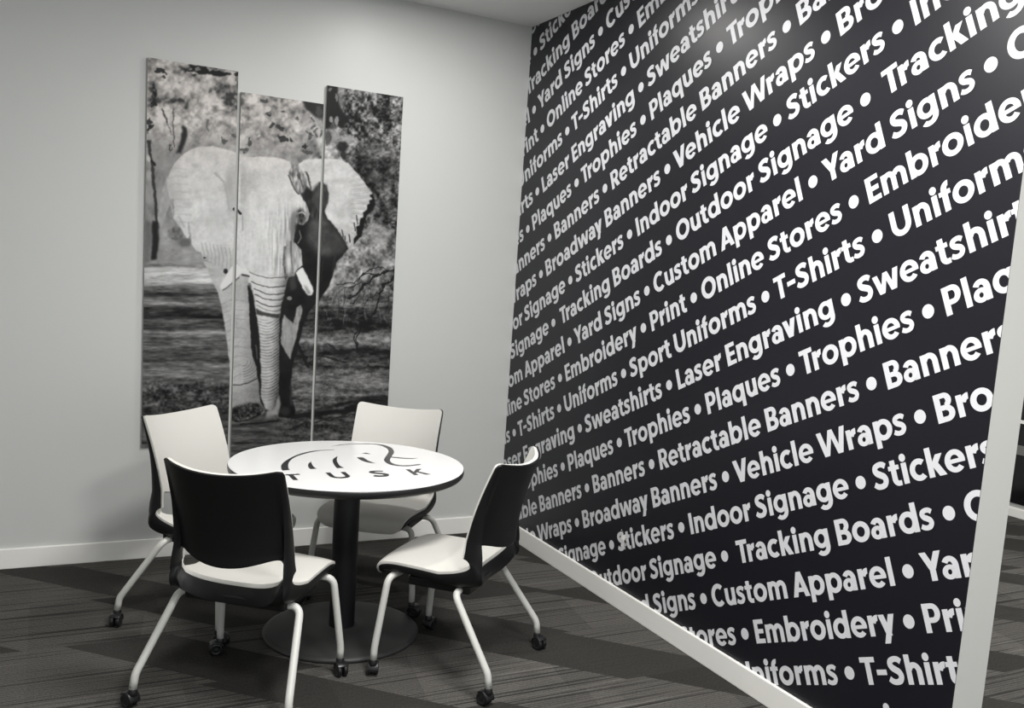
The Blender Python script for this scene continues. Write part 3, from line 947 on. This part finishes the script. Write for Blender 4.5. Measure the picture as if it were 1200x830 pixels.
    # tusks
    tk = pmask([(346, 320), (350, 316), (354.8, 313.5), (358, 319), (362, 327.5), (366, 335), (367.2, 341), (365.6, 346), (361, 346.5), (355, 338)], .5)
    img = mix(img, tk, 222)
    img = mix(img, tk * .8 * pmask([(356, 333), (360, 336), (365, 344), (361, 346)], .8), 128)
    img = mix(img, .75 * lmask([(346, 321), (355, 339), (360, 346.5)], 1.4, .7), 70)
    tk = pmask([(258, 336), (262, 327), (271, 313), (278, 309.5), (283, 316), (282, 321), (274, 329), (265, 337), (259.5, 339.5)], .5)
    img = mix(img, .7 * lmask([(262, 340), (272, 332), (280, 325)], 2, 1), 92)
    img = mix(img, tk, 214)
    # shadows by the feet
    img = mix(img, .8 * lmask([(282, 497.5), (300, 496.5), (326, 493.5)], 2.2, 1), 44)
    img = mix(img, .85 * lmask([(342, 488), (362, 486), (386, 484)], 5, 1.5), 44)
    img = img + 3 * (rng.rand(Hd, Wd) - .5)
    img = np.interp(img, [0, 30, 60, 100, 145, 200, 232, 260], [0, 12, 36, 82, 138, 199, 230, 245])
    return np.clip(img, 8, 232), X0, Y0, SC


PAINT, PX0, PY0, PSC = paint_elephant()


def paint_lookup(P):
    """world points on the print plane -> linear grey"""
    Q = (P - CAM_C) @ CAM_R.T
    u = PCX + FPX * Q[:, 0] / -Q[:, 2]
    v = PCY - FPX * Q[:, 1] / -Q[:, 2]
    fx = np.clip((u - PX0) * PSC, 0, PAINT.shape[1] - 2.001)
    fy = np.clip((v - PY0) * PSC, 0, PAINT.shape[0] - 2.001)
    ix, iy = fx.astype(int), fy.astype(int)
    tx, ty = fx - ix, fy - iy
    g = (PAINT[iy, ix] * (1 - tx) + PAINT[iy, ix + 1] * tx) * (1 - ty) + (PAINT[iy + 1, ix] * (1 - tx) + PAINT[iy + 1, ix + 1] * tx) * ty
    s = g / 255.0
    lin = np.where(s <= 0.04045, s / 12.92, ((s + 0.055) / 1.055) ** 2.4)
    warm = np.clip((245 - v) / 120, 0, 1) * np.clip((400 - u) / 60, 0, 1) * np.clip((g - 90) / 60, 0, 1)
    return lin, warm


PRINT_GAIN = 1.0


def print_panel(x0, x1, z0, z1, label):
    root = thing('photo_panel', label, 'wall print', (0.5 * (x0 + x1), 0, z0), group=None)
    ox, oz = 0.5 * (x0 + x1), z0
    yf, yb = -0.0216, -0.002
    bm = bmesh.new()
    add_box(bm, x0 - ox, x1 - ox, yf + .0012, yb, 0, z1 - oz)
    from_bm('backing_board', bm, MAT['board'], root)
    nx, nz = int((x1 - x0) / 0.0026), int((z1 - z0) / 0.0027)
    xs, zs = np.linspace(x0, x1, nx + 1), np.linspace(z0, z1, nz + 1)
    XX, ZZ = np.meshgrid(xs, zs)
    P = np.stack([XX.ravel(), np.full(XX.size, yf), ZZ.ravel()], 1)
    lin, warm = paint_lookup(P)
    col = np.ones((len(P), 4), np.float32)
    base = np.clip(lin * PRINT_GAIN, 0.003, 0.86)
    col[:, 0] = base * (1 + .05 * warm)
    col[:, 1] = base * (1 - .01 * warm)
    col[:, 2] = base * (1.0 - .05 * warm)
    idx = np.arange((nx + 1) * (nz + 1)).reshape(nz + 1, nx + 1)
    F = np.stack([idx[:-1, :-1], idx[:-1, 1:], idx[1:, 1:], idx[1:, :-1]], -1).reshape(-1, 4)
    # front skin with its four edges folded back onto the board
    L_ = P - np.array([ox, 0, oz])
    me = bpy.data.meshes.new('photo_print')
    me.from_pydata(L_.tolist(), [], F.tolist())
    at = me.color_attributes.new('print', 'FLOAT_COLOR', 'POINT')
    at.data.foreach_set('color', col.ravel())
    o = link('photo_print', me, MAT['print'], root)
    sm = o.modifiers.new('thickness', 'SOLIDIFY')
    sm.thickness = 0.0012
    sm.offset = -1
    return root


print_panel(-2.021, -1.608, 0.579, 2.456, 'left tall print panel showing pale foliage and the elephant\'s broad left-hand ear')
print_panel(-1.592, -1.180, 0.487, 2.360, 'middle lower-set print panel showing the elephant\'s forehead, trunk and front foot')
print_panel(-1.165, -0.754, 0.579, 2.457, 'right print panel showing the elephant\'s smaller right-hand ear, dark bush and dead branch')


# ------------------------------------------------------------------ round table
TX, TY, TZ = -1.326, -1.232, 0.737
table = thing('round_table', 'round white-topped pedestal table with black edge, column and disc base among four chairs', 'table', (TX, TY, 0))
bm = bmesh.new()
add_lathe(bm, [(0, .7345), (.478, .7345), (.4785, .7355), (.4785, .7365), (.4770, TZ), (0, TZ)], n=128)
from_bm('tabletop', bm, MAT['table_white'], table)
bm = bmesh.new()
add_lathe(bm, [(0, .702), (.464, .702), (.473, .705), (.479, .712), (.4808, .722), (.4806, .731), (.4795, .7345), (0, .7345)], n=128)
from_bm('edge_band', bm, MAT['table_black'], table, smooth=True)
bm = bmesh.new()
add_lathe(bm, [(0, .02), (.051, .02), (.0535, .028), (.0535, .69), (0, .69)], n=48)
add_lathe(bm, [(0, .684), (.17, .684), (.175, .688), (.175, .702), (0, .702)], n=48)
from_bm('column', bm, MAT['column'], table, smooth=True).modifiers.new('ws', 'WEIGHTED_NORMAL')
bm = bmesh.new()
add_lathe(bm, [(0, 0.0), (.319, 0.0), (.324, .003), (.325, .012), (.320, .018), (.30, .0225), (.2, .026), (.085, .029), (.07, .034), (.062, .036), (0, .036)], n=96)
from_bm('disc_base', bm, MAT['base'], table, smooth=True)

LOGO = {
    'back_curve': [(-1.31, -0.954), (-1.381, -0.960), (-1.424, -0.978), (-1.474, -1.017), (-1.524, -1.078), (-1.565, -1.143), (-1.594, -1.203), (-1.608, -1.248), (-1.615, -1.286), (-1.618, -1.319), (-1.588, -1.313), (-1.585, -1.276), (-1.574, -1.223), (-1.557, -1.169), (-1.529, -1.107), (-1.492, -1.056), (-1.455, -1.02), (-1.418, -0.991), (-1.38, -0.971), (-1.313, -0.960)],
    'hind_leg_mark': [(-1.469, -1.175), (-1.489, -1.213), (-1.502, -1.259), (-1.507, -1.3), (-1.505, -1.313), (-1.479, -1.31), (-1.483, -1.286), (-1.48, -1.239), (-1.474, -1.199)],
    'front_leg_mark': [(-1.335, -1.092), (-1.363, -1.134), (-1.381, -1.182), (-1.391, -1.238), (-1.398, -1.293), (-1.399, -1.316), (-1.37, -1.314), (-1.375, -1.281), (-1.37, -1.225), (-1.359, -1.169), (-1.344, -1.12)],
    'trunk_curve': [(-1.308, -0.886), (-1.265, -0.859), (-1.225, -0.845), (-1.183, -0.840), (-1.128, -0.844), (-1.091, -0.857), (-1.068, -0.876), (-1.053, -0.904), (-1.047, -0.954), (-1.055, -1.01), (-1.072, -1.064), (-1.101, -1.123), (-1.132, -1.189), (-1.144, -1.23), (-1.145, -1.272), (-1.129, -1.302), (-1.103, -1.312), (-1.071, -1.309), (-1.049, -1.3), (-1.031, -1.303), (-1.044, -1.317), (-1.077, -1.325), (-1.106, -1.331), (-1.133, -1.323), (-1.159, -1.302), (-1.17, -1.267), (-1.167, -1.217), (-1.154, -1.176), (-1.126, -1.119), (-1.094, -1.051), (-1.079, -1.007), (-1.072, -0.96), (-1.078, -0.907), (-1.095, -0.873), (-1.132, -0.858), (-1.186, -0.849), (-1.228, -0.854), (-1.267, -0.867)],
    'tusk_curve': [(-1.115, -1.148), (-1.095, -1.171), (-1.059, -1.190), (-1.029, -1.195), (-1.002, -1.183), (-1.025, -1.182), (-1.054, -1.173), (-1.084, -1.157), (-1.11, -1.136)],
    'eye_mark': [(-1.262, -1.129), (-1.246, -1.128), (-1.235, -1.134), (-1.233, -1.172), (-1.230, -1.211), (-1.218, -1.254), (-1.239, -1.239), (-1.254, -1.215), (-1.261, -1.176)],
    'brow_mark': [(-1.214, -1.048), (-1.193, -1.040), (-1.181, -1.071), (-1.199, -1.066)],
}


def letter_T(x, y, h):
    return bar(x - .036, y + h - .018, x + .036, y + h) + bar(x - .0095, y, x + .0095, y + h - .017)


def letter_U(x, y, h):
    return bar(x - .040, y + .034, x - .021, y + h) + bar(x + .021, y + .034, x + .040, y + h) + arc(x, y + .037, .040, .039, .019, .0185, 180, 360, 20)


def letter_S(x, y, h):
    k = h / 90
    return [[(x + (a - 32.5) * k * .98, y + b * k) for a, b in p] for p in
            ribbon([(57, 76), (46, 81.5), (32, 83), (18, 78), (13, 67.5), (19, 57), (33, 48), (46, 39), (52, 26.5), (46, 12), (31, 7.5), (16, 9.5), (5, 17)], [15, 15.5, 15.5, 16.5, 18, 18, 18, 18, 18, 17, 15.5, 15, 15])]


def letter_K(x, y, h):
    return bar(x - .033, y, x - .014, y + h) + [[(x - .016, y + .030), (x - .016, y + .054), (x + .014, y + h), (x + .038, y + h)]] + \
        [[(x - .008, y + .052), (x + .006, y + .066), (x + .041, y), (x + .017, y)]]


def decal(name, polys, thick=0.0009):
    bm = bmesh.new()
    for p in polys:
        k = polys.index(p)
        lo = [bm.verts.new((a - TX, b - TY, TZ + .0001)) for a, b in p]
        hi = [bm.verts.new((a - TX, b - TY, TZ + .0004 + .00002 * k)) for a, b in p]
        bm.faces.new(hi)
        bm.faces.new(lo[::-1])
        for i in range(len(p)):
            j = (i + 1) % len(p)
            bm.faces.new((lo[i], lo[j], hi[j], hi[i]))
    return from_bm(name, bm, MAT['logo'], table)


def smooth_closed(pts, sub=4):
    P = np.array(pts)
    out = []
    n = len(P)
    for i in range(n):
        a, b, c, d = P[i - 1], P[i], P[(i + 1) % n], P[(i + 2) % n]
        d1, d2 = b - a, c - b
        d3 = d - c
        sharp = (d1 @ d2) / (np.linalg.norm(d1) * np.linalg.norm(d2) + 1e-9) < .3 or (d2 @ d3) / (np.linalg.norm(d2) * np.linalg.norm(d3) + 1e-9) < .3
        for k in range(1 if sharp else sub):
            t = k / sub
            out.append(tuple(.5 * ((2 * b) + (-a + c) * t + (2 * a - 5 * b + 4 * c - d) * t * t + (-a + 3 * b - 3 * c + d) * t ** 3)))
    return out


for nm, pts in LOGO.items():
    decal(nm, [smooth_closed(pts)])
decal('letter_t', letter_T(-1.604, -1.484, .1))
decal('letter_u', letter_U(-1.425, -1.486, .102))
decal('letter_s', letter_S(-1.262, -1.492, .106))
decal('letter_k', letter_K(-1.099, -1.490, .105))


# ------------------------------------------------------------------ chairs
PROF = [(0.232, 0.372), (0.238, 0.392), (0.238, 0.415), (0.228, 0.436), (0.203, 0.449), (0.150, 0.454), (0.060, 0.449), (-0.040, 0.441), (-0.115, 0.438), (-0.170, 0.446),
        (-0.203, 0.472), (-0.216, 0.515), (-0.223, 0.570), (-0.236, 0.650), (-0.260, 0.745), (-0.300, 0.868)]


def dense_profile():
    P = [np.array(p) for p in PROF]
    ext = [2 * P[0] - P[1]] + P + [2 * P[-1] - P[-2]]
    out = []
    for i in range(1, len(ext) - 2):
        a, b, c, d = ext[i - 1:i + 3]
        for k in range(16):
            t = k / 16
            out.append(.5 * ((2 * b) + (-a + c) * t + (2 * a - 5 * b + 4 * c - d) * t * t + (-a + 3 * b - 3 * c + d) * t ** 3))
    out.append(P[-1])
    out = np.array(out)
    s = np.r_[0, np.cumsum(np.linalg.norm(np.diff(out, axis=0), axis=1))]
    return out, s


PD, PS = dense_profile()
STOT = PS[-1]


def s_of(y, z):
    return PS[np.argmin(np.hypot(PD[:, 0] - y, PD[:, 1] - z))]


S_BEND = s_of(-.203, .472)
S_SEAT = s_of(-.04, .441)
S_FRONT = s_of(.203, .449)
S_HT = s_of(-.223, .570)
S_HB = s_of(-.185, .455)


def prof_at(s):
    s = np.clip(s, 0, STOT)
    y = np.interp(s, PS, PD[:, 0])
    z = np.interp(s, PS, PD[:, 1])
    e = .006
    dy = np.interp(np.clip(s + e, 0, STOT), PS, PD[:, 0]) - np.interp(np.clip(s - e, 0, STOT), PS, PD[:, 0])
    dz = np.interp(np.clip(s + e, 0, STOT), PS, PD[:, 1]) - np.interp(np.clip(s - e, 0, STOT), PS, PD[:, 1])
    n = np.hypot(dy, dz)
    # travelling back along the seat then up; the sitter's side is up / forward
    return y, z, dz / n, -dy / n


def chair_pt(s, t, off):
    y, z, ny, nz = prof_at(s)
    wd = np.interp(s, [0, S_FRONT, S_SEAT, S_BEND, S_HT, STOT], [.200, .212, .226, .224, .217, .220])
    k = np.interp(s, [0, S_FRONT, S_SEAT, S_HB, S_BEND, S_HT, STOT], [-.012, -.006, .006, .046, .088, .092, .070])
    d = k * abs(t) ** 2.2 - off
    return (wd * t, y + ny * d, z + nz * d)


def s_range(t, inset=0.0):
    a = abs(t)
    s0 = inset
    if a > .72:
        q = (a - .72) / .28
        s0 += .055 * (1 - math.sqrt(max(0, 1 - q * q)))
    dip = .004 * (1 - a * a)
    s1 = STOT - dip - inset
    if a > .9:
        q = (a - .9) / .1
        s1 -= .020 * (1 - math.sqrt(max(0, 1 - q * q)))
    return s0, s1


def grid_solid(front_off, back_off, tscale, inset, hole, nu=84, nv=46):
    """two offset skins of the seat-and-back surface, stitched round the rim and round the opening"""
    bm = bmesh.new()
    hw, hsc, hsh, hdip = hole
    F, B, R_ = {}, {}, {}
    for j in range(nv + 1):
        t = (2 * j / nv - 1)
        t = math.copysign(1 - (1 - abs(t)) ** 1.25, t)
        for i in range(nu + 1):
            s0, s1 = s_range(t, inset)
            s = s0 + (s1 - s0) * i / nu
            sc = hsc - hdip * (1 - min(1, (t / hw) ** 2))
            a, b = t / hw, (s - sc) / hsh
            r = (abs(a) ** 7 + abs(b) ** 5) ** (1 / 6.0)
            R_[i, j] = (r, s, t, sc)
    keep = set()
    for i in range(nu):
        for j in range(nv):
            c = [(i, j), (i + 1, j), (i + 1, j + 1), (i, j + 1)]
            if sum(R_[q][0] < 1 for q in c) < 3:
                keep.add((i, j))
    used = set()
    for i, j in keep:
        used.update([(i, j), (i + 1, j), (i + 1, j + 1), (i, j + 1)])
    rim = set()
    for q in used:
        i, j = q
        around = [(i - 1, j - 1), (i, j - 1), (i - 1, j), (i, j)]
        inside = [a for a in around if 0 <= a[0] < nu and 0 <= a[1] < nv]
        if any(a not in keep for a in inside):
            rim.add(q)
    for q in used:
        r, s, t, sc = R_[q]
        if q in rim:
            f = None
            lo, hi = .3, 3.0
            a, b = t / hw, (s - sc) / hsh
            for _ in range(40):
                m_ = .5 * (lo + hi)
                if abs(a * m_) ** 7 + abs(b * m_) ** 5 < 1:
                    lo = m_
                else:
                    hi = m_
            t2 = t * lo
            sc2 = hsc - hdip * (1 - min(1, (t2 / hw) ** 2))
            s, t = sc2 + b * lo * hsh, t2
        tt = t * tscale
        fo = front_off(s, t) if callable(front_off) else front_off
        bo = back_off(s, t) if callable(back_off) else back_off
        F[q] = bm.verts.new(chair_pt(s, tt, fo))
        B[q] = bm.verts.new(chair_pt(s, tt, bo))
    for i, j in keep:
        c = [(i, j), (i + 1, j), (i + 1, j + 1), (i, j + 1)]
        bm.faces.new([F[q] for q in c])
        bm.faces.new([B[q] for q in c[::-1]])
    edges = {}
    for i, j in keep:
        c = [(i, j), (i + 1, j), (i + 1, j + 1), (i, j + 1)]
        for k in range(4):
            e = (c[k], c[(k + 1) % 4])
            edges[e] = edges.get(e, 0) + 1
    for (a, b) in list(edges):
        if (b, a) not in edges:
            bm.faces.new([F[b], F[a], B[a], B[b]])
    return bm


def smooth01(x, a, b):
    x = min(1, max(0, (x - a) / (b - a)))
    return x * x * (3 - 2 * x)


def shell_depth(s, t):
    a = abs(t)
    side = smooth01(a, .89, .96)
    edge = float(np.interp(s, [0, S_FRONT, S_SEAT, S_HB, S_BEND, S_HT, S_HT + .15, STOT], [.020, .028, .040, .074, .076, .052, .026, .013]))
    mid = float(np.interp(s, [0, S_FRONT, S_SEAT, S_HB - .03, S_HB, S_BEND, S_HT, STOT], [.020, .028, .050, .068, .056, .026, .018, .013]))
    # keep the flanks from flaring out at the very rim
    rim = smooth01(a, .965, 1.0) * .25
    return mid + (edge * (1 - rim) - mid) * side


def make_leg_path(front, sx):
    if front:
        pts = [(sx * .150, .150, .394), (sx * .226, .165, .391), (sx * .2535, .1955, .112), (sx * .2540, .197, .066)]
        return round_path(pts, [.034, .016])
    pts = [(sx * .100, -.118, .374), (sx * .232, -.112, .376), (sx * .2875, -.283, .118), (sx * .2900, -.290, .066)]
    return round_path(pts, [.036, .018])


def caster_mesh(ang):
    bm = bmesh.new()
    # two wheels on a short axle, a hood over them, a stem into the tube
    for sgn in (-1, 1):
        h0, h1 = (.0035 * sgn, .0205 * sgn)
        prof = [(0, h0), (.020, h0), (.0245, h0 + sgn * .002), (.0258, h0 + sgn * .006), (.0258, h1 - sgn * .005), (.0235, h1 - sgn * .0012), (.016, h1), (.0145, h1 - sgn * .0015), (.006, h1 - sgn * .001), (0, h1 + sgn * .001)]
        add_lathe(bm, prof, (0, -.016, .0262), 'x', 28)
    add_tube(bm, [(-.004, -.016, .0262), (.004, -.016, .0262)], .008, 12)
    n = 18
    rings = []
    for k in range(n + 1):
        a = math.radians(-10 + 150 * k / n)
        c, s = math.cos(a), math.sin(a)
        row = []
        for (xx_, rr) in ((-.0215, .0285), (-.020, .0305), (.020, .0305), (.0215, .0285), (.0215, .0270), (-.0215, .0270)):
            row.append(bm.verts.new((xx_, -.016 - rr * c * -1, .0262 + rr * s)))
        rings.append(row)
    for a, b in zip(rings, rings[1:]):
        for k in range(6):
            bm.faces.new((a[k], a[(k + 1) % 6], b[(k + 1) % 6], b[k]))
    bm.faces.new(rings[0])
    bm.faces.new(rings[-1][::-1])
    add_lathe(bm, [(0, .046), (.0155, .046), (.0165, .052), (.0150, .064), (.0120, .072), (.0120, .080), (0, .080)], (0, 0, 0), 'z', 24)
    bmesh.ops.rotate(bm, verts=bm.verts, matrix=Matrix.Rotation(ang, 3, 'Z'))
    return bm


def make_chair(name, label):
    root = thing(name, label, 'chair', group='caster chairs around the round table')
    hole_b = (.895, .5 * (S_HT + S_HB), .5 * (S_HT - S_HB), .042)
    hole_w = (.905, hole_b[1], hole_b[2] + .004, .042)
    bm = grid_solid(.0105, lambda s, t: .0105 + shell_depth(s, t) - .004, 1.0, 0.0, hole_b)
    from_bm('shell', bm, MAT['plastic_black'], root, smooth=True, bevel=.0025, seg=2, angle=50)
    bm = grid_solid(lambda s, t: -.004 * (1 - abs(t) ** 6), .0110, .984, .003, hole_w)
    o = from_bm('white_liner', bm, MAT['liner'], root, smooth=True, bevel=.004, seg=3, angle=50)
    o['label'] = 'white padded front of seat and back'
    # seat carrier under the shell
    bm = bmesh.new()
    add_box(bm, -.19, .19, -.155, .10, .362, .398)
    from_bm('seat_carrier', bm, MAT['plastic_black'], root, bevel=.008)
    for sx in (-1, 1):
        for fr in (True, False):
            bm = bmesh.new()
            path = make_leg_path(fr, sx)
            add_tube(bm, path, .0135, 18)
            leg = from_bm('leg', bm, MAT['leg'], root, smooth=True)
            e = path[-1]
            cb = caster_mesh(random.uniform(-2.6, 2.6))
            c = from_bm('caster', cb, MAT['caster'], leg, smooth=True, bevel=.0008, seg=1, angle=35)
            c.location = (e.x, e.y, 0)
            c['label'] = 'black twin-wheel caster'
    return root


def copy_tree(o, parent=None):
    c = o.copy()
    COL.objects.link(c)
    c.parent = parent
    for ch in o.children:
        copy_tree(ch, c)
    return c


CHAIRS = [
    ('nearest chair, its black plastic back turned to us, left of the round table', -1.765, -1.614, 0.870),
    ('chair facing right, white back against the left print panel, half hidden by the nearest chair', -1.766, -0.900, -0.845),
    ('chair behind the round table, white back facing us, its seat under the tabletop', -1.057, -0.838, -2.252),
    ('chair turned to the table beside the lettered wall, its black back in three-quarter view', -1.011, -1.644, 2.348),
]
proto = None
for lab, x, y, h in CHAIRS:
    if proto is None:
        proto = make_chair('caster_chair', lab)
        o = proto
    else:
        o = copy_tree(proto)
        o['label'] = lab
        k = 0
        for ch in o.children:
            for cc in ch.children:
                k += 1
                turn = k * 1.7 + x * 5
                if 'behind' in lab and k == 1:      # rolled clear of the table base
                    turn = math.radians(-38)
                if 'lettered' in lab and k == 3:
                    turn = math.radians(31)
                cc.rotation_euler = (0, 0, turn)
    o.location = (x, y, 0)
    o.rotation_euler = (0, 0, h - math.pi / 2)
